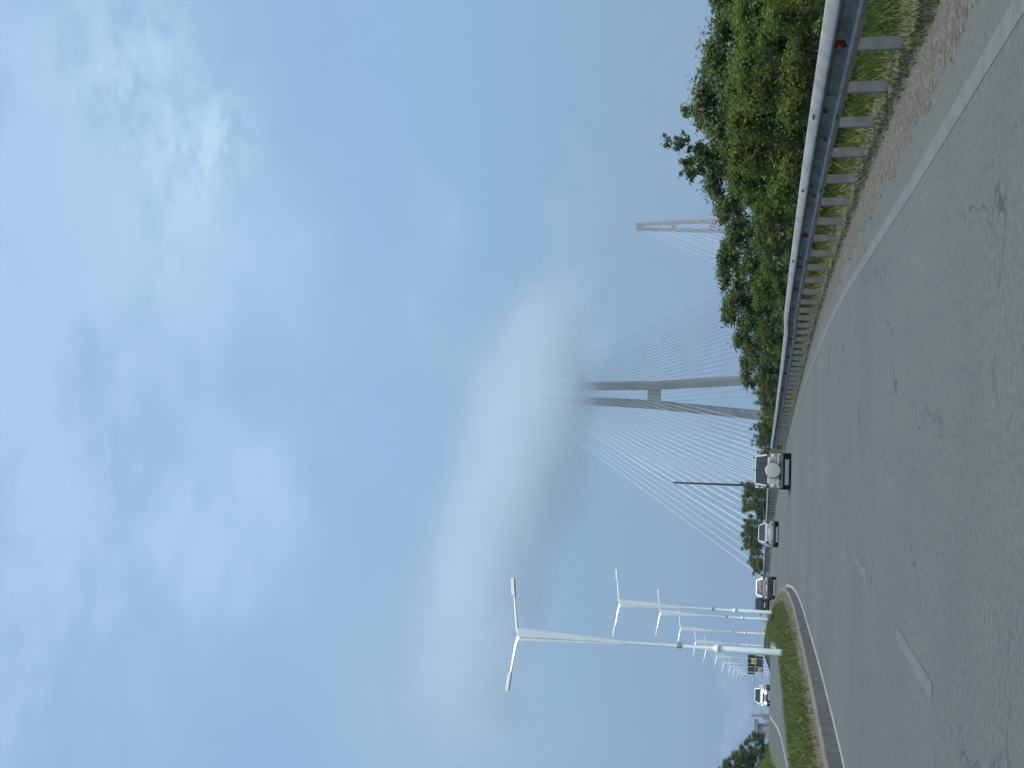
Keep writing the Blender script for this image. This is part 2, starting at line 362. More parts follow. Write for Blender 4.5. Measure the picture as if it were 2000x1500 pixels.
guardrail('middle guardrail stretch with closely spaced posts, from the kink to the beige off-roader', 33.66, 77.4, .45, 1.45, [(34.5, 'g'), (37.3, 'g'), (40.5, 'r'), (44.5, 'r'), (49, 'r'), (54, 'r'), (59, 'g')], 0, dh2)
guardrail('far guardrail stretch curving left behind the three driving cars', 79.0, 205, .46, 2.0, [], 0, None, 2.)

# ------------------------------------------------------------------ street lamps
def street_lamp():
    r = thing('street_lamp', 'x', 'street lamp', group='white twin-arm street lamps along the median')
    b = MB(); ring = lambda rad, z, n=10: [(rad*math.cos(2*math.pi*k/n), rad*math.sin(2*math.pi*k/n), z) for k in range(n)]
    b.rings([ring(.155, -.4), ring(.15, 0), ring(.125, 2.9), ring(.085, 3.0), ring(.08, 5.5), ring(.07, 7.6)])
    b.build('pole', WHITE, r, smooth=True)
    MB().rings([ring(.13, 2.8), ring(.19, 2.82), ring(.185, 2.9), ring(.1, 3.06)]).build('collar', WHITE, r)
    c = MB(); c.rings([ring(.1, 4.45), ring(.105, 4.5), ring(.105, 4.62), ring(.1, 4.66)]); c.box(.08, .17, -.06, .05, 4.46, 4.62); c.build('clamp_band', RUST, r)
    # flared top: a broad fin and a narrow fin with a slot between them
    def fin(xa0, xa1, xb0, xb1, d0, d1):
        MB().rings([[(xa0, -d0, 7.0), (xa1, -d0, 7.0), (xa1, d0, 7.0), (xa0, d0, 7.0)], [(xb0, -d1, 11.92), (xb1, -d1, 11.92), (xb1, d1, 11.92), (xb0, d1, 11.92)]]).build('fin', WHITE, r, bevel=.012)
    fin(-.018, .08, -.055, .36, .07, .09); fin(-.08, -.022, -.25, -.085, .06, .08)
    for s, tip in ((1, 2.62), (-1, 2.55)):
        dz = .24 if s > 0 else .33
        a = MB()
        for q in (-.05, .05):
            a.tube([(s*.0, q, 11.86+q), (s*.35, q, 11.98+q*.7), (s*(tip-.75), q*.8, 11.98+dz*.7+q*.3)], .036, 6)
        for k in range(5):
            x = .3+k*.38; zc = 11.98+dz*.7*(x-.35)/(tip-1.1); a.tube([(s*x, -.05, zc-.04), (s*x, .05, zc+.04)], .022, 6)
        ar = a.build('arm', LAMPM, r, smooth=True)
        M = Matrix.Translation((s*(tip-.8), 0, 11.98+dz*.7)) @ Matrix.Rotation(-s*math.atan(dz*.3/.8)*1.0, 4, 'Y')
        hd = MB(); prof = [(-.1, .06, .05), (-.02, .12, .085), (.02, .14, .11), (.70, .14, .11), (.80, .12, .08)]
        hd.rings([[M @ Vector((s*x, -w2, -.05)), M @ Vector((s*x, w2, -.05)), M @ Vector((s*x, w2*.8, t)), M @ Vector((s*x, -w2*.8, t))] for x, w2, t in prof])
        h = hd.build('lamp_head', LAMPM, r, bevel=.01)
        MB().box(min(s*.05, s*.66), max(s*.05, s*.66), -.09, .09, -.066, -.052, M).build('lens', CLEARL, h)
    return r
LP = street_lamp()
poles = [((1008, 1241), 54, 'nearest and tallest white street lamp with a flared top and two arms'), ((1208, 1179), 93.5, 'second white street lamp, standing at the grass tip left of the black van'), ((1288, 1197), 134.5, 'third white street lamp, just beside the second one and shorter'), ((1328, 1228), 174.5, 'fourth white street lamp, alone between the yellow roadside signs and the nearest lamp'),
         ((1358, 1253), 215, 'white street lamp partly hidden behind the right side of the nearest lamp post'), ((1378, 1268), 255, 'white street lamp just left of the nearest lamp post'), ((1399, 1282), 296, 'white lamp post in front of the right edge of the black overhead sign'), ((1413, 1294), 336, 'white lamp post crossing the large yellow square of the overhead sign'),
         ((1425, 1302), 377, 'hazy lamp post crossing the middle of the black overhead sign'), ((1433, 1308), 418, 'hazy lamp post crossing the left half of the black overhead sign'), ((1441, 1313), 459, 'faint lamp post at the left end of the black overhead sign'), ((1448, 1317), 502, 'faintest and farthest street lamp, left of all the others')]
for i, ((px, py), D, lab) in enumerate(poles):
    t = atdepth(px, py, D); zb = float(np.clip(gz(t[0], D), -9, 3)); s = (t[2]-zb)/12.
    if i == 0: zb = t[2]-12.0; s = 1.
    rz = math.atan(-float(Pl(D+2)-Pl(D-2))/4)*.6
    o = LP if i == 0 else dup(LP, (0, 0, 0))
    o.location = (t[0], D, zb); o.rotation_euler = (0, 0, rz); o.scale = (1, 1, s); o['label'] = lab

# ------------------------------------------------------------------ cars
def panel(q, l, r_, b, t, off=.004, th=.012):
    """an inset quad standing slightly proud of quad q = bottom-left, bottom-right, top-right, top-left"""
    q = [Vector(p) for p in q]
    at = lambda u, v: (q[0]*(1-u)+q[1]*u)*(1-v)+(q[3]*(1-u)+q[2]*u)*v
    c = [at(l, b), at(1-r_, b), at(1-r_, 1-t), at(l, 1-t)]
    n = (q[1]-q[0]).cross(q[3]-q[0]).normalized()
    return MB().rings([[p-n*th for p in c], [p+n*off for p in c]])
def car(name, label, loc, rz, L, W, H, belt, clear, paint, cab, hood=None, tumble=.80, wheel=.33, front=False, spare=False, tail='block', rails=False, low=DARKP, group=None, hatch=True, bump_dark=False, plate=True):
    """car centred on its middle, nose towards +y. cab = y of windscreen foot, roof front, roof rear, rear window foot (from the nose backwards)"""
    back = L/2
    if not front: loc = (loc[0]-math.sin(rz)*back, loc[1]-2.3+math.cos(rz)*back, loc[2])
    r = thing(name, label, 'car', loc, rz, group)
    w = W/2; yF = L/2; yB = -L/2; y0, y1, y2, y3 = cab; hd = hood if hood else belt-.08
    def ring(y, hw, zl, zb, crown=.93):
        return [(-hw*.88, y, zl), (-hw, y, zl+.14), (-hw*1.0, y, (zl+zb)/2), (-hw*.985, y, zb-.10), (-hw*crown, y, zb-.015), (-hw*.6, y, zb), (hw*.6, y, zb), (hw*crown, y, zb-.015), (hw*.985, y, zb-.10), (hw, y, (zl+zb)/2), (hw, y, zl+.14), (hw*.88, y, zl)]
    B = MB()
    B.rings([ring(yF, w*.80, clear+.08, hd-.22), ring(yF-.10, w*.92, clear, hd-.1), ring(yF-.45, w*.985, clear, hd-.02), ring(y0-.02, w, clear, hd+.02), ring(y0-.25, w, clear, belt), ring(0, w, clear, belt+.01), ring(y3+.12, w*.995, clear, belt+.02), ring(yB+.28, w*.975, clear+.02, belt+(.0 if hatch else -.03)), ring(yB+.07, w*.94, clear+.05, belt-(.03 if hatch else .06)), ring(yB, w*.88, clear+.12, belt-(.08 if hatch else .12))])
    body = B.build('body', paint, r, smooth=True)
    wt = w*tumble; wb = w*.925; zb = belt-.02; zr = H-(.05 if rails else 0)
    c = dict(fbl=(-wb, y0, zb), fbr=(wb, y0, zb), ftl=(-wt, y1, zr-.03), ftr=(wt, y1, zr-.03), rtl=(-wt*.98, y2, zr-.02), rtr=(wt*.98, y2, zr-.02), rbl=(-wb*.97, y3, zb), rbr=(wb*.97, y3, zb))
    C = MB(); ml, mr = (-wt*.97, (y1+y2)/2, zr), (wt*.97, (y1+y2)/2, zr)
    k = ['fbl', 'fbr', 'ftr', 'ftl', 'rbl', 'rbr', 'rtr', 'rtl']; vs = [c[i] for i in k]+[ml, mr]
    C.add(vs, [(0, 1, 2, 3), (5, 4, 7, 6), (3, 2, 9, 8), (8, 9, 6, 7), (0, 3, 8, 7, 4), (1, 5, 6, 9, 2), (0, 4, 5, 1)])
    C.build('cabin', paint, r, bevel=.055, seg=2, smooth=True)
    panel((c['rbr'], c['rbl'], c['rtl'], c['rtr']), *((.055, .055, .03, .10) if spare else (.09, .09, .06, .12))).build('rear_window', GLASS, r)
    panel((c['fbl'], c['fbr'], c['ftr'], c['ftl']), .07, .07, .05, .08).build('windscreen', GLASS, r)
    for s, a in ((-1, 'l'), (1, 'r')):
        q = (c['rb'+a], c['fb'+a], c['ft'+a], c['rt'+a]) if s > 0 else (c['fb'+a], c['rb'+a], c['rt'+a], c['ft'+a])
        for u0, u1 in ((.10, .46), (.50, .88)): panel(q, u0, 1-u1, .08, .14).build('side_window', GLASS, r)
        mx = s*(w+.1); M = MB(); M.box(mx-.1, mx+.09, y0-.32, y0-.2, belt-.02, belt+.16); M.box(min(s*w*.93, mx), max(s*w*.93, mx), y0-.28, y0-.24, belt, belt+.04)
        M.build('mirror', DARKP if (bump_dark or spare) else paint, r, bevel=.02)
        for wy in (yF-.82, yB+.85):
            ty = MB(); n = 20; prof = [(wheel*.62, -.105), (wheel*.95, -.105), (wheel, -.07), (wheel, .07), (wheel*.95, .105), (wheel*.62, .105)]
            xc = s*(w-.115); ty.rings([[(xc+x, wy+rad*math.cos(2*math.pi*j/n), wheel+rad*math.sin(2*math.pi*j/n)) for j in range(n)] for rad, x in prof])
            t = ty.build('wheel', BLACK, r, smooth=True)
            MB().tube([(xc+s*.075, wy, wheel), (xc+s*.1, wy, wheel)], wheel*.6, 14).build('rim', CHROME, t)
    MB().box(-w*.80, w*.80, yB+.2, yF-.2, clear-.06, clear+.2).build('underbody', BLACK, r)
    # rear
    zl, zh = belt-.34, belt-.06
    if tail == 'tall': zl, zh = belt-.40, belt-.02
    for s in (-1, 1):
        x0, x1 = (s*w*.70, s*w*.935); t = MB().box(min(x0, x1), max(x0, x1), yB-.012, yB+.24, zl, zh).build('tail_light', SMOKEL if spare else REDL, r, bevel=.03)
        if tail == 'tall':
            MB().box(min(x0, x1)+.02, max(x0, x1)-.02, yB-.025, yB-.008, zl+.05, zl+.24).build('clear_lens', CLEARL, t)
    bz = clear+.12
    MB().box(-w*.93, w*.93, yB-.07, yB+.25, bz, bz+.26).build('rear_bumper', DARKP if bump_dark else paint, r, bevel=.05)
    for s in (-1, 1): MB().box(min(s*w*.6, s*w*.84), max(s*w*.6, s*w*.84), yB-.08, yB-.06, bz+.06, bz+.12).build('rear_reflector', REDL, r)
    if plate:
        px_ = -.45 if spare else 0
        MB().box(px_-.26, px_+.26, yB-.03 if spare else yB-.022, yB+.02, belt-.50 if spare else belt-.36, belt-.38 if spare else belt-.25).build('number_plate', PLATE, r)
    # front
    for s in (-1, 1):
        x0, x1 = s*w*.52, s*w*.86
        MB().box(min(x0, x1), max(x0, x1), yF-.22, yF-.03, hd-.34, hd-.2).build('headlight', LIT if front else CLEARL, r, bevel=.03)
    MB().box(-w*.48, w*.48, yF-.12, yF+.012, hd-.42, hd-.24).build('grille', DARKP, r, bevel=.015)
    MB().box(-w*.88, w*.88, yF-.2, yF+.05, clear+.04, clear+.26).build('front_bumper', paint, r, bevel=.05)
    if front:
        for s in (-1, 1): MB().tube([(s*w*.55, yF+.03, clear+.2), (s*w*.55, yF+.065, clear+.2)], .10, 12).build('fog_light', LIT, r)
        MB().box(-w*.5, w*.5, yF+.03, yF+.06, clear+.08, clear+.2).build('lower_grille', DARKP, r)
        for s in (-1, 1): MB().tube([(s*w*.45, yF+.02, hd-.28), (s*w*.75, yF-.15, hd-.02), (s*w*.9, y0+.2, belt+.03)], .022, 6).build('bonnet_seam', DARKP, r)
    if spare:
        n = 28; yc = yB-.02; zc = belt-.30; prof = [(.30, .0), (.375, .0), (.385, -.06), (.385, -.17), (.36, -.205), (.30, -.215), (.06, -.22)]
        sp_ = MB().rings([[(rad*math.cos(2*math.pi*j/n)+.0, yc+dy, zc+rad*math.sin(2*math.pi*j/n)) for j in range(n)] for rad, dy in prof]).build('spare_wheel_cover', SPAREM, r, smooth=True)
        MB().rings([[(rad*math.cos(2*math.pi*j/n), yc+dy, zc+rad*math.sin(2*math.pi*j/n)) for j in range(n)] for rad, dy in ((.40, -.0), (.412, -.05), (.40, -.09))]).build('cover_band', DARKP, sp_)
        MB().box(.42, .60, yB-.07, yB, belt-.26, belt-.19).build('door_handle', CHROME, r)
        for sx_ in (-1, 1): MB().box(min(sx_*.36, sx_*.80), max(sx_*.36, sx_*.80), yB-.045, yB-.002, belt-.44, belt-.385).build('garnish', CHROME, r)
        MB().box(-w*.9, w*.9, yB-.03, yB+.05, clear+.385, clear+.43).build('bumper_gap', DARKP, r)
        MB().box(-.5, .5, yB-.085, yB-.05, clear+.14, clear+.24).build('bumper_step', DARKP, r)
        MB().tube([(-.35, yB+.10, belt+.02), (.15, yB+.12, belt+.12)], .012, 5).build('wiper', DARKP, r)
        for sx_ in (-1, 1): MB().box(min(sx_*w*.86, sx_*w*.9), max(sx_*w*.86, sx_*w*.9), yB-.012, yB-.0, belt-.62, belt-.02).build('panel_gap', DARKP, r)
        MB().box(-.12, .5, yB-.03, yB-.005, belt-.16, belt-.14).build('door_seam', DARKP, r)
        MB().box(-.06, .06, y2-.13, y2-.05, H-.09, H-.05).build('brake_light', REDL, r)
    if rails:
        for s in (-1, 1): MB().tube([(s*wt*.86, y1-.2, zr-.02), (s*wt*.88, y1-.35, zr+.05), (s*wt*.88, y2+.3, zr+.05), (s*wt*.86, y2+.15, zr-.02)], .022, 6).build('roof_rail', CHROME if rails == 'c' else DARKP, r)
    return r
def paintm(n, c, metal=.3, rough=.3): return mat(n, c, rough, metal, .04, 1.2, coat=.6, dirt=tuple(x*.8 for x in c))
LIT = mat('lit_headlamp', (.8, .8, .7), .2, 0, .05, 5., emit=((1, .93, .72), 6.))
BEIGE = paintm('beige_paint', (.50, .49, .44), .2); SILV = paintm('silver_paint', (.52, .53, .55), .5); SILV2 = paintm('pale_silver_paint', (.30, .32, .34), .3); BLKP = paintm('black_paint', (.012, .013, .016), .0, .2); WHP = paintm('white_paint', (.76, .77, .76), 0.)
SPAREM = paintm('spare_cover_vinyl', (.44, .43, .385), .0, .45)
def heading(f, y): return math.atan(-float(f(y+2)-f(y-2))/4)
def spot(px0, px1, pyb, D):
    a = atdepth(pyb, px0, D); b = atdepth(pyb, px1, D); return (a[0]+b[0])/2
xs = spot(884, 956, 1546, 61.5)
car('off_roader', 'beige boxy off-roader seen from behind with a spare wheel cover on its tailgate', (xs, 61.5+2.3, float(er(62))), heading(El, 64)*.55, 4.7, 1.84, 1.86, 1.19, .36, BEIGE, (1.35, .75, -2.05, -2.28), tumble=.80, wheel=.37, spare=True, tail='tall', rails='d')
xs = spot(1017, 1064, 1520, 89.5)
car('sedan', 'silver sedan ahead of the beige off-roader, second car in the right lane', (xs, 89.5+2.2, float(er(90))), heading(El, 92)*.9, 4.55, 1.76, 1.47, .98, .26, SILV, (1.15, .45, -1.0, -1.72), tumble=.70, wheel=.32, hatch=False, tail='block')
xs = spot(1127, 1171, 1516, 98.5)
car('crossover', 'pale silver crossover in the left lane beside the tip of the grass median', (xs, 98.5+2.2, float(er(99))), heading(El, 101)*.75, 4.45, 1.8, 1.66, 1.06, .30, SILV2, (1.2, .55, -1.75, -2.12), tumble=.74, wheel=.34, rails='d', tail='tall', bump_dark=True)
xs = spot(1168, 1197, 1506, 140)
car('van', 'black minivan, farthest of the cars driving away, beside the second street lamp', (xs, 140+2.3, float(er(141))), heading(El, 142)*.8, 4.7, 1.8, 1.82, 1.08, .28, BLKP, (1.75, .85, -2.1, -2.3), tumble=.86, wheel=.33, tail='tall', bump_dark=True)
xs = spot(1352, 1386, 1504, 127.5)
car('oncoming_car', 'white crossover coming towards the camera with its lamps lit', (xs, 127.5+2.2, float(el_(128))), math.pi+heading(Ll, 129)*.5, 4.4, 1.85, 1.60, 1.02, .24, WHP, (1.0, .3, -1.65, -2.05), hood=.98, tumble=.74, wheel=.34, front=True)

# ------------------------------------------------------------------ cable-stayed bridge
D1, D2 = 1000., 2000.
P1 = atdepth(1470, 776, D1); P2 = atdepth(1470, 441, D2)
ax = np.array([P2[0]-P1[0], D2-D1]); SP = np.linalg.norm(ax); ax /= SP; cs = np.array([ax[1], -ax[0]])
prof = [(-45, 19.), (12, 14.6), (93, 8.2), (148, 6.45), (216, 3.7)]      # height, half distance of the leg axes
hs = lambda z: float(np.interp(z, [p[0] for p in prof], [p[1] for p in prof]))
br = thing('cable_stayed_bridge', 'grey concrete cable-stayed bridge in the haze with two A-shaped pylons and white cables', 'bridge', (P1[0], P1[1], 0), -math.atan2(ax[0], ax[1]))
# in the bridge's own frame +y runs along the deck to the far pylon
def pylon(y):
    p = MB()
    root = None
    for s in (-1, 1):
        q = MB(); rs = []
        for z in (-46, 12, 50, 93, 120, 148, 180, 216):
            hw = float(np.interp(z, [-46, 12, 148, 216], [3.7, 3.25, 2.95, 2.8])); d = float(np.interp(z, [-46, 216], [4.2, 3.0])); x = s*hs(z)
            rs.append([(x-hw, y-d+.8, z), (x-hw+.8, y-d, z), (x+hw-.8, y-d, z), (x+hw, y-d+.8, z), (x+hw, y+d-.8, z), (x+hw-.8, y+d, z), (x-hw+.8, y+d, z), (x-hw, y+d-.8, z)])
        q.rings(rs)
        if root is None: root = q.build('pylon', CONC, br)
        else: q.build('leg', CONC, root)
    def beam(z0, z1, d):
        a, b = hs(z0)-2.5, hs(z1)-2.5
        MB().rings([[(-a, y-d, z0), (a, y-d, z0), (a, y+d, z0), (-a, y+d, z0)], [(-b, y-d, z1), (b, y-d, z1), (b, y+d, z1), (-b, y+d, z1)]]).build('crossbeam', CONC, root)
    beam(86.5, 97, 3.0); beam(152, 159, 2.8); beam(-3, 4, 3.4)
    MB().rings([[(-6.9, y-2.8, 208), (6.9, y-2.8, 208), (6.9, y+2.8, 208), (-6.9, y+2.8, 208)], [(-6.3, y-2.8, 216.5), (6.3, y-2.8, 216.5), (6.3, y+2.8, 216.5), (-6.3, y+2.8, 216.5)], [(-5, y-2, 219), (5, y-2, 219), (5, y+2, 219), (-5, y+2, 219)]]).build('cap', CONC, root)
pylon(0); pylon(SP)
zd = lambda s: 4.3 + 2*(1-((s-SP/2)/(SP/2))**2) if 0 <= s <= SP else 4.3-(abs(s) if s < 0 else s-SP)*.012
rs = []
for s in np.linspace(-360, SP+360, 60):
    z = zd(s); rs.append([(-10, s, z), (10, s, z), (10.3, s, z-1.2), (5, s, z-3.2), (-5, s, z-3.2), (-10.3, s, z-1.2)])
MB().rings(rs).build('deck', DECKM, br)
def cables(y, sgn, n, reach0, reach1, rad, z0=112, z1=204):
    for i in range(n):
        t = i/(n-1); za = z0+(z1-z0)*t**.75; dd = y+sgn*(reach0+(reach1-reach0)*t)
        for s in (-1, 1):
            MB().tube([(s*(hs(za)+1.5), y+sgn*3.5, za), (s*9.6, dd, zd(dd)+.2)], rad, 5).build('cable', CABLE, br)
cables(0, -1, 19, 105, 335, .15, 128); cables(0, 1, 20, 40, 510, .14); cables(SP, -1, 8, 120, 480, .22, 105); cables(SP, 1, 3, 100, 330, .2, 105)
for i in range(7):
    s = -400-i*90; MB().box(-7, 7, s-2, s+2, -46, zd(s)-3).build('pier', CONC, br) if i < 1 else None

# ------------------------------------------------------------------ gantry, signs, booth, mast
D = 235.; q0 = atdepth(1480, 1276, D); q1 = atdepth(1480, 1399, D); gx0, gx1 = q1[0], q0[0]; zt = atdepth(1473, 1340, D)[2]; zl = atdepth(1488, 1340, D)[2]; gb = gz((gx0+gx1)/2, D)
ga = thing('sign_gantry', 'overhead gantry with black direction boards and two yellow squares, spanning the oncoming road', 'sign gantry', (gx0, D, gb))
W = gx1-gx0; a_, b_ = zl-gb, zt-gb
f = MB()
for yy in (-.5, .5):
    for z in (a_, b_): f.tube([(0, yy, z), (W, yy, z)], .05, 6)
n = 10
for i in range(n): f.tube([(W*i/n, -.5, a_ if i % 2 else b_), (W*(i+1)/n, -.5, b_ if i % 2 else a_)], .03, 5)
f.build('truss', STEEL, ga)
for x in (.1, W-.1):
    l = MB()
    for yy in (-.45, .45): l.tube([(x, yy, -1), (x, yy, b_+.4)], .11, 6)
    l.build('leg', STEEL, ga)
MB().box(-.6, .45, -.3, .3, a_-2.0, a_-.3).build('control_box', CONC2, ga)
sx = lambda py: atdepth(1480, py, D)[0]-gx0
sz = lambda px: atdepth(px, 1300, D)[2]-gb
def board(name, m_, p0, p1, x0, x1, y_):
    return MB().box(sx(p1), sx(p0), y_, y_+.12, sz(x1), sz(x0)).build(name, m_, ga, bevel=.02)
# dark boards with pale vertical dividers
for p0, p1 in ((1278.5, 1284.2), (1286, 1294.4), (1296, 1301), (1303, 1306), (1307, 1310.5), (1313.5, 1316)):
    board('board_upper', SIGNB, p0, p1, 1460.5, 1474, -.75)
for p0, p1 in ((1280.5, 1284.2), (1286.5, 1289), (1291, 1294.4), (1296, 1300), (1303, 1305.5), (1307, 1310)):
    board('board_lower', SIGNB, p0, p1, 1475.5, 1490, -.75)
o = board('backing', DECKM, 1277.5, 1317, 1459.8, 1474.6, -.6); board('backing', DECKM, 1279.5, 1311, 1475, 1490.6, -.6)
o = board('square_sign', YELLOW, 1284.5, 1295, 1467.5, 1477.5, -.95); o['label'] = 'large yellow square'
MB().tube([(sx(1289.8), -.96, sz(1472.5)), (sx(1289.8), -1.0, sz(1472.5))], .3, 16).build('disc', ROOFM, o)
o = board('square_sign', mat('sign_pale_yellow', (.55, .55, .30), .55), 1303, 1311.5, 1480.5, 1488.5, -.95); o['label'] = 'smaller pale yellow square'
MB().tube([(sx(1307.3), -.96, sz(1484.5)), (sx(1307.3), -1.0, sz(1484.5))], .22, 16).build('disc', ROOFM, o)
def road_sign(px, py, D, w_, h_, label):
    c = atdepth(px, py, D); g0 = gz(c[0], D); r = thing('road_sign', label, 'road sign', (c[0], D, g0)); z = c[2]-g0
    MB().tube([(0, .06, -.3), (0, .06, z+h_/2)], .04, 6).build('post', STEEL, r)
    p = MB().box(-w_/2, w_/2, -.02, .02, z-h_/2, z+h_/2).build('panel', YELLOW_PALE, r, bevel=.02)
    MB().tube([(0, -.021, z-.1*h_), (0, -.03, z-.1*h_)], .28*w_, 14).build('emblem', RUST, p)
YELLOW_PALE = mat('pale_yellow_sign', (.60, .60, .34), .6, 0, .1, 2.)
road_sign(1492.5, 1214.5, 200, .85, .8, 'pale yellow square road sign on the median right beside the third street lamp')
road_sign(1491.5, 1232, 205, .75, .95, 'pale yellow upright road sign just right of the fourth street lamp')
D = 330.; q0 = atdepth(1490, 1416, D); q1 = atdepth(1490, 1441, D); gb = min(gz(q0[0], D), -3); bo = thing('booth', 'hazy grey concrete booth with an overhanging flat roof beside the left bank', 'building', ((q0[0]+q1[0])/2, D, gb))
w2 = (q0[0]-q1[0])/2; zt = atdepth(1473, 1425, D)[2]-gb; zr = atdepth(1481, 1425, D)[2]-gb; xr = atdepth(1475, 1408, D)[0]-bo.location.x
MB().box(-w2, w2, -1.6, 1.6, -1, zr).build('wall', CONC2, bo)
MB().box(-w2-.15, xr, -2, 2, zr+.003, zt).build('roof', ROOFM, bo, bevel=.05)
MB().box(-w2*.5, w2*.4, -1.62, -1.58, zr-2.2, zr-.9).build('window', ROOFM, bo)
MB().tube([(xr-.3, -1.2, -1), (xr-.3, -1.2, zr)], .07, 6).build('post', STEEL, bo)
def cabinet(px0, px1, y0, y1, D, label):
    a = atdepth(px1, y0, D); b = atdepth(px0, y1, D); g0 = gz((a[0]+b[0])/2, D)
    r = thing('equipment_cabinet', label, 'cabinet', ((a[0]+b[0])/2, D, min(g0, a[2]))); w_ = abs(a[0]-b[0])/2; z0 = a[2]-r.location.z; z1 = b[2]-r.location.z
    MB().box(-w_, w_, -.4, .4, z0, z1).build('casing', CONC2, r, bevel=.03); MB().box(-w_*.7, w_*.7, -.42, -.401, z0+(z1-z0)*.2, z1-(z1-z0)*.15).build('door', ROOFM, r)
    MB().box(-w_*.6, w_*.6, -.3, .3, -.6, z0).build('plinth', CONC2, r)
cabinet(1484, 1500, 1395, 1399, 226, 'pale equipment cabinet at the foot of the gantry leg, left of the oncoming car')
cabinet(1493, 1502, 1410, 1413.5, 290, 'small grey cabinet in front of the hazy booth')
D = 120.; t = atdepth(1315, 942.5, D); g0 = gz(t[0], D)
ms = thing('mast', 'thin dark mast rising behind the beige off-roader in front of the bridge cables', 'mast', (t[0], D, g0))
MB().tube([(0, 0, -.5), (0, 0, (t[2]-g0)*.5), (0, 0, t[2]-g0)], [.13, .11, .085], 8).build('pole', MASTM, ms, smooth=True)
MB().box(-.14, .14, -.14, .14, -.3, .12).build('base', MASTM, ms)
c0 = atdepth(1487, 950.5, 118.); g0 = gz(c0[0], 118.); z1 = atdepth(1475, 950.5, 118.)[2]-g0
mp = thing('marker_post', 'white marker post between the far guardrail and the dark mast', 'post', (c0[0], 118., g0))
MB().box(-.13, .13, -.1, .1, -.2, z1).build('shaft', WHITE, mp, bevel=.02); MB().box(-.1, .1, -.103, -.1, z1-.5, z1-.32).build('band', DARKP, mp)

# ------------------------------------------------------------------ vegetation
def leaf_mat(name, c, c2, trans=.35):
    m, N, b, out = newmat(name); ri = N.new('ShaderNodeNewGeometry').outputs['Random Per Island']
    oi = N.new('ShaderNodeObjectInfo').outputs['Random']
    k = N.mix(N.ramp(ri, 0, 1), c, c2)
    k = N.mix(N.math('MULTIPLY', N.ramp(ri, .88, .99), .45), k, (.18, .20, .10))
    k = N.mix(N.math('MULTIPLY', oi, .35), k, (.075, .085, .022))
    N.link(k, b.inputs['Base Color']); b.inputs['Roughness'].default_value = .55; b.inputs['Specular IOR Level'].default_value = .35
    tr = N.new('ShaderNodeBsdfTranslucent'); N.link(N.mix(.5, k, (.12, .16, .02)), tr.inputs[0])
    ms = N.new('ShaderNodeMixShader'); ms.inputs[0].default_value = trans; N.link(b.outputs[0], ms.inputs[1]); N.link(tr.outputs[0], ms.inputs[2]); N.link(ms.outputs[0], out.inputs[0])
    return m
LEAF_D = leaf_mat('dark_leaves', (.042, .082, .022), (.078, .122, .034), .4)
LEAF_Y = leaf_mat('yellow_green_leaves', (.088, .142, .024), (.148, .195, .038), .5)
LEAF_P = leaf_mat('pale_leaves', (.10, .14, .06), (.18, .215, .11), .35)
LEAF_T = leaf_mat('mixed_green_leaves', (.06, .108, .03), (.13, .17, .06), .42)
GRASSM = leaf_mat('grass_blades', (.07, .115, .02), (.14, .175, .045), .4)
def leaf_mesh(name, C, Nn, size, aspect, m, parent=None):
    """C (n,3) leaf centres, Nn (n,3) facing, size (n,)"""
    n = len(C); up = rng.normal(size=(n, 3)); Nn = Nn/np.linalg.norm(Nn, axis=1)[:, None]
    a = np.cross(Nn, up); a /= np.linalg.norm(a, axis=1)[:, None]; b = np.cross(Nn, a); s = size[:, None]
    v = np.stack([C-a*s, C-b*s*aspect+Nn*s*.18, C+a*s, C+b*s*aspect+Nn*s*.18], 1).reshape(-1, 3)
    me = bpy.data.meshes.new(name); me.vertices.add(4*n); me.vertices.foreach_set('co', v.astype(np.float32).ravel())
    me.loops.add(4*n); me.loops.foreach_set('vertex_index', np.arange(4*n, dtype=np.int32)); me.polygons.add(n); me.polygons.foreach_set('loop_start', np.arange(0, 4*n, 4, dtype=np.int32)); me.polygons.foreach_set('loop_total', np.full(n, 4, np.int32)); me.update(calc_edges=True); me.validate()
    return link(name, me, m, parent)
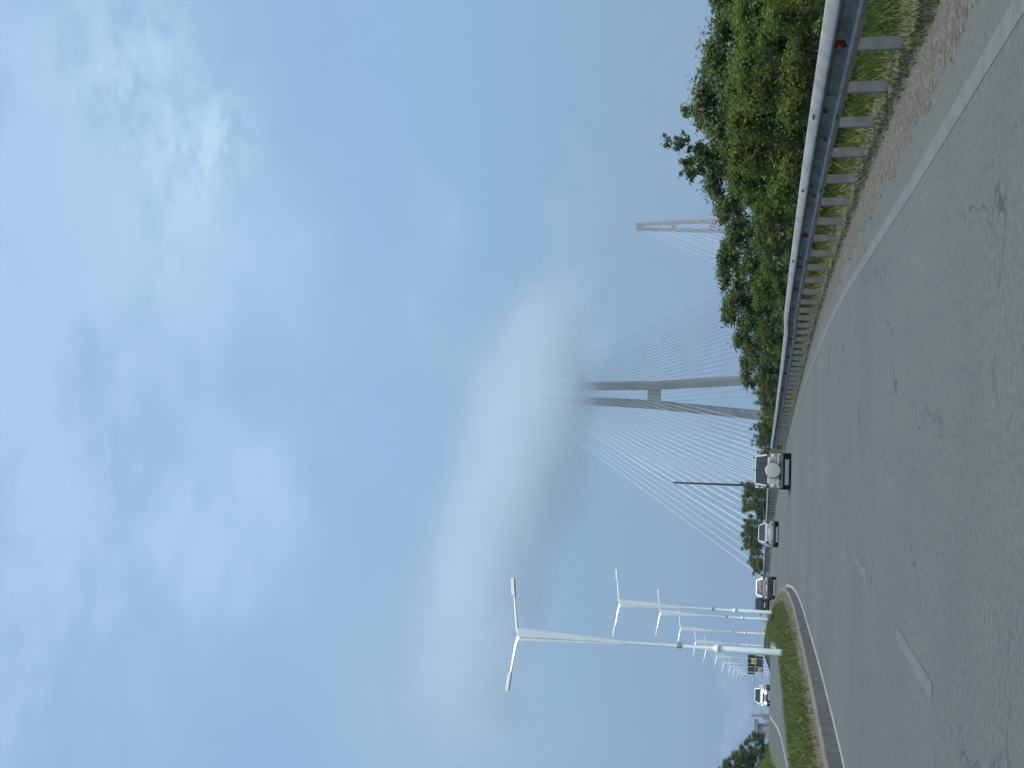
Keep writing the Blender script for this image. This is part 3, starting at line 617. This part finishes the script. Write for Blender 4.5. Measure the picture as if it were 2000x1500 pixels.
def plant(name, cat, H, Wd, kind, nleaf, leaf, m, seed, aspect=.55):
    g = np.random.default_rng(seed); r = thing(name, 'x', cat, (0, 0, -50)); tr = MB(); cl = []
    if kind == 'tree':
        nb = 9; tr.tube([(0, 0, -.6), (.03, .02, H*.25), (.05, -.03, H*.55), (0, .03, H*.85)], [.075, .06, .04, .015], 7)
        for i in range(nb*5):
            h = H*g.uniform(.12, .97); prof_ = math.sin(math.pi*min(1, max(.1, (h/H)*.86+.12)))**.7; a = g.uniform(0, 6.28); rad = Wd/2*prof_*g.uniform(.35, 1.05)
            c = np.array([rad*math.cos(a), rad*math.sin(a), h]); cl.append((c, g.uniform(.15, .42)*Wd/3))
            if i < nb*2: tr.tube([(0, 0, h*.55), (c[0]*.5, c[1]*.5, h*.8), tuple(c)], [.028, .018, .006], 5)
    elif kind == 'shoots':          # a rounded mass with long leafy shoots above it
        tr.tube([(0, 0, -.6), (.05, 0, H*.3), (0, .06, H*.55)], [.07, .05, .03], 7)
        for i in range(22):
            h = H*g.uniform(.12, .62); a = g.uniform(0, 6.28); rad = Wd/2*g.uniform(.3, 1.); c = np.array([rad*math.cos(a), rad*math.sin(a), h]); cl.append((c, g.uniform(.2, .36)))
            tr.tube([(0, 0, h*.5), tuple(c)], [.025, .006], 5)
        for i in range(6):
            a = g.uniform(0, 6.28); rad = Wd/2*g.uniform(.05, .75); top = H*(1. if i == 0 else g.uniform(.66, .93)); x, y_ = rad*math.cos(a), rad*math.sin(a); bx, by = g.normal(0, .3, 2)
            f_ = lambda t: np.array([x*.5, y_*.5, H*.5])*(1-t)+np.array([x+bx*t, y_+by*t, top])*t+np.array([.1*math.sin(5*t+i), .1*math.cos(4*t+i), .1*math.sin(3.1*t)])
            pts = [f_(t) for t in np.linspace(0, 1, 11)]
            tr.tube([tuple(p) for p in pts], list(np.linspace(.022, .004, 11)), 5)
            for k, p in enumerate(pts[2:]): cl.append((p+g.normal(0, .04, 3), g.uniform(.09, .2)))
            for k in range(5):
                p = pts[g.integers(3, 10)]; q = p+np.array([g.normal(0, .2), g.normal(0, .2), g.uniform(.05, .3)]); tr.tube([tuple(p), tuple(q)], [.008, .003], 4)
                for u in (.4, .75, 1.): cl.append((p+(q-p)*u, g.uniform(.05, .12)))
    elif kind == 'bush':
        for i in range(26):
            h = H*g.uniform(.08, .92)**.9; a = g.uniform(0, 6.28); rad = Wd/2*math.sqrt(max(.05, 1-(h/H)**2.2))*g.uniform(.2, 1.05); c = np.array([rad*math.cos(a), rad*math.sin(a), h]); cl.append((c, g.uniform(.14, .34)))
            tr.tube([(rad*.12*math.cos(a), rad*.12*math.sin(a), -.3), (c[0]*.6, c[1]*.6, h*.6), tuple(c)], [.02, .014, .004], 5)
    else:                            # weeds: upright stems
        for i in range(17):
            a = g.uniform(0, 6.28); rad = Wd/2*math.sqrt(g.uniform(0, 1)); top = H*g.uniform(.55, 1.)*(1-.35*rad/(Wd/2)); x, y_ = rad*math.cos(a), rad*math.sin(a); bx, by = g.normal(0, .1, 2)
            pts = [np.array([x+bx*t*t, y_+by*t*t, -.1+top*t]) for t in np.linspace(0, 1, 8)]
            tr.tube([tuple(p) for p in pts], list(np.linspace(.014, .003, 8)), 5)
            for k, p in enumerate(pts[1:]): cl.append((p, .23-.017*k))
    wts = np.array([c[1]**2 for c in cl]); wts /= wts.sum(); idx = g.choice(len(cl), nleaf, p=wts); cc = np.array([cl[i][0] for i in idx]); rr = np.array([cl[i][1] for i in idx])
    d = g.normal(size=(nleaf, 3)); d /= np.linalg.norm(d, axis=1)[:, None]; rad = rr*(.25+.55*np.abs(g.normal(size=nleaf))); C = cc+d*rad[:, None]*np.array([1, 1, .8])
    keep = C[:, 2] > 0; C, d = C[keep], d[keep]
    top = np.percentile(C[:, 2], 99.7); sc_ = H/top; C = C*np.array([1, 1, sc_]); tr.v = [(a, b2, c2*sc_) for a, b2, c2 in tr.v]
    Nn = d*.8+g.normal(size=d.shape)*.55+np.array([0, 0, .5]); leaf_mesh('crown', C, Nn, leaf*g.uniform(.6, 1.25, len(C)), aspect, m, r)
    tr.build('trunk' if kind in ('tree', 'shoots') else 'stems', BARK, r)
    r['H'] = H; return r
PK = {}
PK['d1'] = plant('leafy_tree', 'tree', 3.4, 3.2, 'tree', 12500, .062, LEAF_D, 1, .62)
PK['d2'] = plant('leafy_tree', 'tree', 3.3, 2.9, 'tree', 12000, .062, LEAF_D, 2, .62)
PK['t1'] = plant('young_tree', 'tree', 4.2, 2.9, 'shoots', 9500, .058, LEAF_T, 3, .55)
PK['t2'] = plant('young_tree', 'tree', 3.7, 3.1, 'tree', 13500, .055, LEAF_T, 4, .6)
PK['y1'] = plant('bush', 'bush', 2.5, 2.7, 'bush', 17000, .04, LEAF_Y, 5, .5)
PK['y2'] = plant('bush', 'bush', 2.3, 2.5, 'bush', 16500, .04, LEAF_Y, 6, .5)
PK['p1'] = plant('tall_weed', 'shrub', 2.4, 1.7, 'weed', 13000, .06, LEAF_P, 7, .33)
PK['p2'] = plant('tall_weed', 'shrub', 2.2, 1.9, 'weed', 13000, .06, LEAF_P, 8, .33)
protos = list(PK.values()); used = set()
CHK = {'d': 'trees', 't': 'trees', 'y': 'bushes', 'p': 'weeds'}
GRP = {'d': 'dark leafy trees behind the guardrail', 't': 'young trees behind the guardrail', 'y': 'bushes behind the guardrail', 'p': 'tall pale weeds behind the guardrail', 'l': 'dark trees on the left bank'}
def put(k, py, top, D, label, wid=1., grp=None):
    x = atdepth(1480, py, D)[0]; g0 = gz(x, D); z = atdepth(top, py, D)[2]; src = PK[k]; s = (z-g0)/(src['H']*.985)
    o = src if k not in used else dup(src, (0, 0, 0)); used.add(k)
    o.location = (x, D, g0); o.rotation_euler = (0, 0, random.uniform(0, 6.28)); o.scale = (s*wid, s*wid, s); o['label'] = label; o['group'] = grp or GRP[k[0]]
V = [ # kind, photo y, photo x of the top, distance, label, width
 ('t2', -75, 1395, 23, 'young tree cut off by the right edge of the photo', 1.2),
 ('d1', 18, 1398, 27, 'dark tree at the right edge, with sky gaps through its crown', 1.0),
 ('d2', -20, 1392, 31, 'dark tree deepest in the right corner, behind the others', 1.1),
 ('t2', 112, 1378, 27, 'young tree with pale sunlit leaf tips, second from the right edge', 1.1),
 ('t2', 190, 1357, 29, 'young tree with a small dark tuft, right of the tallest tree', 1.1),
 ('t1', 292, 1308, 33, 'tallest young tree, with long shoots sticking up into the sky', .95),
 ('d2', 240, 1395, 37, 'dark tree tucked behind the right side of the tallest young tree', 1.1),
 ('t2', 350, 1378, 36, 'young tree just left of the tallest one, with sky showing through', 1.0),
 ('d1', 425, 1404, 42, 'round dark tree in front of the legs of the far pylon', 1.2),
 ('d2', 492, 1406, 45, 'dark tree just left of the far pylon', 1.15),
 ('d1', 556, 1408, 50, 'dark tree with a tufted top midway between the two pylons', 1.15),
 ('d2', 610, 1412, 54, 'dark tree at the lower end of the near pylon\'s right-hand cables', 1.1),
 ('d1', 668, 1437, 62, 'dark rounded tree right of the near pylon', 1.3),
 ('d2', 722, 1447, 69, 'dark tree in front of the right leg of the near pylon', 1.35),
 ('y1', 5, 1478, 19.2, 'yellow-green bush right behind the nearest guardrail posts', 1.1),
 ('y2', 62, 1440, 21.5, 'yellow-green bush above the first red reflector', 1.15),
 ('y1', 130, 1425, 23.5, 'bright bush behind the guardrail, second of the yellow-green ones', 1.15),
 ('y2', 200, 1428, 25.5, 'broad yellow-green bush below the tufted young tree', 1.2),
 ('y1', 262, 1412, 28, 'yellow-green bush at the foot of the tallest young tree', 1.15),
 ('y2', 325, 1425, 30.5, 'yellow-green bush left below the tallest young tree', 1.15),
 ('y1', 385, 1470, 34, 'low yellow-green bush below the round dark tree', 1.2),
 ('p1', 405, 1452, 36, 'pale weed clump below the far pylon', 1.2),
 ('y2', 440, 1478, 37, 'low bush below the far pylon, above the red reflector', 1.2),
 ('p2', 470, 1462, 39, 'pale weed clump left below the far pylon', 1.2),
 ('y1', 510, 1480, 41, 'low yellow-green bush midway between the pylons', 1.3),
 ('y2', 565, 1472, 44, 'yellow-green bush at the kink of the guardrail', 1.3),
 ('p1', 600, 1476, 47, 'pale weed clump just left of the guardrail kink', 1.2),
 ('y1', 640, 1478, 52, 'yellow-green bush left of the guardrail kink', 1.3),
 ('p2', 672, 1482, 55, 'pale weed clump right of the near pylon', 1.3),
 ('p1', 706, 1478, 60, 'tall pale weed clump directly right of the near pylon', 1.3),
 ('y2', 742, 1488, 63, 'low bush in front of the near pylon\'s right leg', 1.4),
 ('p2', 776, 1474, 68, 'pale weed clump between the legs of the near pylon', 1.2),
 ('p1', 808, 1484, 74, 'pale weed clump at the foot of the near pylon\'s left leg', 1.3),
 ('y1', 832, 1486, 80, 'green bush just left of the near pylon', 1.3),
 ('y2', 762, 1486, 72, 'low bush at the right foot of the near pylon', 1.5),
 ('y1', 792, 1484, 77, 'low bush between the feet of the near pylon', 1.5),
 ('y2', 858, 1482, 92, 'low bush below the spiky weeds left of the near pylon', 1.5),
 ('p2', 846, 1468, 86, 'spiky weed clump left of the near pylon', 1.2),
 ('p1', 872, 1470, 93, 'spiky weed clump just right of the beige off-roader', 1.3),
 ('y2', 895, 1485, 97, 'bush hidden behind the beige off-roader', 1.5),
 ('y1', 932, 1475, 112, 'bush behind the left side of the beige off-roader', 1.3),
 ('y1', 957, 1448, 128, 'large pale bush directly left of the beige off-roader', .85),
 ('p2', 976, 1455, 131, 'tall weed clump between two large bushes left of the off-roader', 1.3),
 ('y2', 990, 1450, 134, 'large bush, second to the left of the beige off-roader', .8),
 ('y2', 1006, 1476, 144, 'low bush in the dip between the small trees and the sedan', 1.5),
 ('y1', 1028, 1450, 152, 'large bush right behind the silver sedan', .85),
 ('d1', 1045, 1448, 160, 'small tree whose crown rises just left of the silver sedan', 1.0),
 ('y1', 1064, 1449, 165, 'large bush farther left behind the silver sedan', .9),
 ('y1', 1086, 1461, 175, 'bush between the sedan and the pale crossover', 1.7),
 ('y2', 1110, 1470, 186, 'farthest bush on the right verge, beside the pale crossover', 1.5),
]
for k, py, top, D, lab, wd in V: put(k, py, top, D, lab, wd)
for k, py, top, D, lab, wd in (('d1', 1528, 1393, 104, 'dark tree cut off by the left edge, on the bank', 1.0), ('d2', 1501, 1412, 110, 'dark tree with a ragged sparse top on the left bank', .95), ('d1', 1484, 1430, 116, 'dark tree second from the left edge on the bank', 1.1), ('d2', 1469, 1445, 122, 'low dark tree in the middle of the left bank', 1.25), ('d1', 1454, 1457, 127, 'last small dark tree, at the lower end of the left bank', 1.2)):
    put(k, py, top, D, lab, wd, GRP['l'] if k[0] == 'd' else 'bushes on the left bank')

# ------------------------------------------------------------------ grass
def blades(name, pts, h, wdt, m, lean=.35, label=None):
    """pts (n,3)"""
    n = len(pts); a = rng.uniform(0, 6.28, n); hh = h*rng.uniform(.35, 1.2, n); ww = wdt*rng.uniform(.7, 1.3, n); dx = np.cos(a)*ww; dy = np.sin(a)*ww; l = rng.normal(0, lean, (n, 2))*hh[:, None]
    v = np.zeros((n, 4, 3)); v[:, 0] = pts+np.stack([-dx, -dy, np.full(n, -.03)], 1); v[:, 1] = pts+np.stack([dx, dy, np.full(n, -.03)], 1)
    v[:, 2] = pts+np.stack([dx*.5+l[:, 0]*.5, dy*.5+l[:, 1]*.5, hh*.6], 1); v[:, 3] = pts+np.stack([l[:, 0], l[:, 1], hh], 1)
    me = bpy.data.meshes.new(name); me.vertices.add(4*n); me.vertices.foreach_set('co', v.astype(np.float32).ravel()); me.loops.add(4*n)
    me.loops.foreach_set('vertex_index', np.arange(4*n, dtype=np.int32)); me.polygons.add(n); me.polygons.foreach_set('loop_start', np.arange(0, 4*n, 4, dtype=np.int32)); me.polygons.foreach_set('loop_total', np.full(n, 4, np.int32)); me.update(calc_edges=True); me.validate()
    o = link(name, me, m); o['kind'] = 'stuff'
    if label: o['label'] = label
    return o
def scatter(fl, fr, y0, y1, n, clump=.5, pw=1.3):
    y = y0*(y1/y0)**(rng.uniform(0, 1, n)**pw); t = rng.uniform(0, 1, n); x = fl(y)+(fr(y)-fl(y))*t
    # clumping
    k = np.sin(x*2.1+np.sin(y*1.3)*2)*np.sin(y*1.7+np.sin(x*1.9)*2); keep = rng.uniform(-1, 1, n) < k+1-clump
    x, y = x[keep], y[keep]; z = np.array([gz(a, b) for a, b in zip(x, y)]); return np.stack([x, y, z], 1)
ROADG = leaf_mat('dusty_grass', (.085, .095, .04), (.17, .165, .085), .25)
pm = scatter(lambda y: Ml(y)+.05, lambda y: Kl(y)-.75, 18, 230, 30000, .35)
GRASS2 = leaf_mat('median_grass_blades', (.10, .14, .032), (.18, .205, .07), .4)
blades('median_grass', pm, .19, .013, GRASS2, .45)
pd_ = scatter(lambda y: Kl(y)-1.3, lambda y: Kl(y)-.22, 16, 90, 5000, 1.0)
DRYG = leaf_mat('dry_grass', (.13, .12, .06), (.20, .175, .10), .2)
blades('dry_grass', pd_, .10, .012, DRYG, .6)
pv = scatter(lambda y: Rl(y)+.4, lambda y: Rl(y)+6, 8, 130, 30000, .3)
blades('verge_grass', pv, .24, .012, GRASSM, .4)
pv = scatter(lambda y: Rl(y)-.42, lambda y: Rl(y)+.5, 9, 110, 14000, .9)
blades('verge_edge_grass', pv, .055, .011, ROADG, .5)
pl = scatter(lambda y: Sl(y)-9, lambda y: Sl(y)-.5, 40, 150, 14000, .3)
blades('bank_grass', pl, .3, .03, GRASSM, .4)

# ------------------------------------------------------------------ haze and low cloud
hz, N, b, out = newmat('haze_air'); N.n.remove(b)
pv = N.new('ShaderNodeVolumePrincipled'); pv.inputs['Color'].default_value = (.40, .53, .68, 1); pv.inputs['Density'].default_value = .00023; pv.inputs['Anisotropy'].default_value = .0
N.link(pv.outputs[0], out.inputs['Volume'])
h = MB().box(-6100, 6100, -120, 6300, -54, 262).build('haze', hz); h['kind'] = 'stuff'
fg, N, b, out = newmat('low_cloud_vapour'); N.n.remove(b)
tc = N.new('ShaderNodeTexCoord').outputs['Object']
def vlen(N, v): 
    n = N.new('ShaderNodeVectorMath', operation='LENGTH'); N.link(v, n.inputs[0]); return n.outputs['Value']
no = N.noise(tc, .0085, 7, .6)
fall = N.math('ADD', vlen(N, N.mapping(tc, (1/265, 1/130, 1/74))), N.math('MULTIPLY', N.math('SUBTRACT', no, .5), 1.9))
dn = N.math('MULTIPLY', N.ramp(fall, .98, .08), .055)
sz_ = N.new('ShaderNodeSeparateXYZ'); N.link(tc, sz_.inputs[0]); dn = N.math('MULTIPLY', dn, N.ramp(sz_.outputs[2], 58, -15, .25, 1.))
pv = N.new('ShaderNodeVolumePrincipled'); pv.inputs['Color'].default_value = (.85, .915, .97, 1); pv.inputs['Anisotropy'].default_value = .45; N.link(dn, pv.inputs['Density']); N.link(pv.outputs[0], out.inputs['Volume'])
fc = atdepth(1002, 935, 950)
bm = bmesh.new(); bmesh.ops.create_icosphere(bm, subdivisions=3, radius=1)
for v in bm.verts: v.co = Vector((v.co.x*290, v.co.y*150, v.co.z*84))
me = bpy.data.meshes.new('low_cloud'); bm.to_mesh(me); bm.free(); lc = link('low_cloud', me, fg); lc.location = tuple(fc); lc.rotation_euler = (0, R(9), 0); lc['kind'] = 'stuff'

# ------------------------------------------------------------------ sun and sky
SUN_EL, SUN_AZ = R(70), R(140)          # azimuth clockwise from the viewing direction
sd = Vector((math.sin(SUN_AZ)*math.cos(SUN_EL), math.cos(SUN_AZ)*math.cos(SUN_EL), math.sin(SUN_EL)))
sl = bpy.data.lights.new('sun', 'SUN'); sl.energy = 2.6; sl.angle = R(22); sl.color = (1, .95, .87)
so = bpy.data.objects.new('sun', sl); col.objects.link(so); so.rotation_euler = sd.to_track_quat('Z', 'Y').to_euler()
wd = bpy.data.worlds.new('World'); sc.world = wd; wd.use_nodes = True; N = NT(wd.node_tree); N.n.clear()
out = N.new('ShaderNodeOutputWorld'); bg = N.new('ShaderNodeBackground'); N.link(bg.outputs[0], out.inputs[0]); bg.inputs[1].default_value = .1
tc = N.new('ShaderNodeTexCoord').outputs['Generated']
s3 = N.new('ShaderNodeSeparateXYZ'); N.link(tc, s3.inputs[0])
zc = N.math('MAXIMUM', s3.outputs[2], .02); cv = N.new('ShaderNodeCombineXYZ'); N.link(s3.outputs[0], cv.inputs[0]); N.link(s3.outputs[1], cv.inputs[1]); N.link(zc, cv.inputs[2])
sky = N.new('ShaderNodeTexSky', sky_type='NISHITA'); sky.sun_disc = False; sky.sun_elevation = SUN_EL; sky.sun_rotation = SUN_AZ; sky.air_density = 1.; sky.dust_density = 1.2; sky.ozone_density = 1.2
N.link(cv.outputs[0], sky.inputs[0])
base = N.mix(1., sky.outputs[0], (1.4, 1.46, 1.3), 'MULTIPLY')
hzf = N.ramp(s3.outputs[2], .55, .08, 0, .92); base = N.mix(hzf, base, (1.42, 2.62, 4.2))
hz2 = N.ramp(s3.outputs[2], .24, .0, 0, .9); base = N.mix(hz2, base, (2.3, 3.15, 4.15))
# bearing and elevation of the sky point, in units of 1/2340 rad
az = N.math('MULTIPLY', N.math('ARCTAN2', s3.outputs[0], s3.outputs[1]), F)
elv = N.math('MULTIPLY', N.math('ARCSINE', s3.outputs[2]), F)
wn = N.new('ShaderNodeTexNoise'); N.link(tc, wn.inputs['Vector']); wn.inputs['Scale'].default_value = 5.; wn.inputs['Detail'].default_value = 7; wn.inputs['Roughness'].default_value = .58
ws = N.new('ShaderNodeSeparateColor'); N.link(wn.outputs['Color'], ws.inputs[0])
azw = N.math('ADD', az, N.math('MULTIPLY', N.math('SUBTRACT', ws.outputs[0], .5), 420)); elw = N.math('ADD', elv, N.math('MULTIPLY', N.math('SUBTRACT', ws.outputs[1], .5), 420))
def azel(px, py):
    q = ray(px, py); q = q/np.linalg.norm(q); return math.atan2(q[0], q[1])*F, math.asin(q[2])*F
def blob(px, py, sa, se, rot, k):
    """a cloud bank at that bearing/elevation; sa along, se across (before rotation, degrees anticlockwise)"""
    a, e = azel(px, py); c, s = math.cos(R(rot)), math.sin(R(rot))
    da = N.math('SUBTRACT', azw, a); de = N.math('SUBTRACT', elw, e)
    u = N.math('ADD', N.math('MULTIPLY', da, c/sa), N.math('MULTIPLY', de, s/sa)); v = N.math('ADD', N.math('MULTIPLY', da, -s/se), N.math('MULTIPLY', de, c/se))
    q = N.math('ADD', N.math('MULTIPLY', u, u), N.math('MULTIPLY', v, v))
    return N.math('MULTIPLY', N.math('EXPONENT', N.math('MULTIPLY', q, -1)), k)
def total(L):
    t = None
    for q in L: t = q if t is None else N.math('ADD', t, q)
    return t
veil = total([blob(60, 700, 1700, 330, 0, .9), blob(500, 470, 230, 150, 20, .7), blob(520, 930, 230, 115, 35, .78), blob(420, 1120, 210, 125, 50, .7), blob(300, 330, 260, 170, 0, .35), blob(860, 430, 70, 22, 10, .35), blob(870, 630, 90, 30, 10, .35), blob(700, 900, 300, 120, 0, .15), blob(780, 560, 200, 120, 0, .2)])
tex = N.noise(N.mapping(tc, (1, 1, 2.2)), 9., 8, .62); tex2 = N.noise(N.mapping(tc, (1, 1, 1.6)), 34., 6, .6)
veil = N.math('MULTIPLY', veil, N.ramp(tex, .28, .72, .6, 1.3))
puff = total([blob(360, 235, 105, 95, 0, 1.05), blob(170, 90, 130, 90, -30, .6), blob(330, 390, 130, 70, -20, .45), blob(270, 60, 110, 70, 0, .5), blob(300, 330, 240, 160, 0, .18)])
puff = N.math('MULTIPLY', puff, N.ramp(N.math('ADD', N.math('MULTIPLY', tex2, .6), N.math('MULTIPLY', tex, .4)), .36, .60))
bank = total([blob(1075, 640, 110, 50, 20, .75), blob(1010, 780, 150, 75, 25, 1.), blob(985, 960, 150, 90, 10, 1.15), blob(980, 1110, 140, 85, -15, .85), blob(930, 1270, 210, 100, 35, 1.), blob(800, 1440, 220, 110, 40, .95), blob(1065, 900, 330, 35, 0, .4), blob(880, 690, 60, 40, 30, .3)])
bank = N.math('MULTIPLY', bank, N.ramp(tex, .2, .7, .8, 1.15))
low = total([blob(1384, 1385, 75, 16, 0, 1.1), blob(1370, 1460, 110, 14, -6, 1.)])
c = N.mix(N.math('MINIMUM', veil, .95), base, (2.9, 4.15, 5.85))
c = N.mix(N.math('MINIMUM', puff, .9), c, (3.5, 5.0, 6.2))
c = N.mix(N.math('MINIMUM', bank, .93), c, (2.42, 3.5, 4.75))
c = N.mix(N.math('MINIMUM', low, .8), c, (3.4, 4.6, 5.6))
N.link(c, bg.inputs[0])

# ------------------------------------------------------------------ render settings
sc.view_settings.view_transform = 'Standard'; sc.view_settings.look = 'None'; sc.view_settings.exposure = .6; sc.view_settings.gamma = 1
sc.render.engine = 'CYCLES'; cy_ = sc.cycles
cy_.use_denoising = True; cy_.max_bounces = 6; cy_.diffuse_bounces = 3; cy_.glossy_bounces = 3; cy_.transmission_bounces = 3; cy_.volume_bounces = 5; cy_.transparent_max_bounces = 8
cy_.use_adaptive_sampling = True; cy_.adaptive_threshold = .015; cy_.sample_clamp_indirect = 4; cy_.volume_max_steps = 256
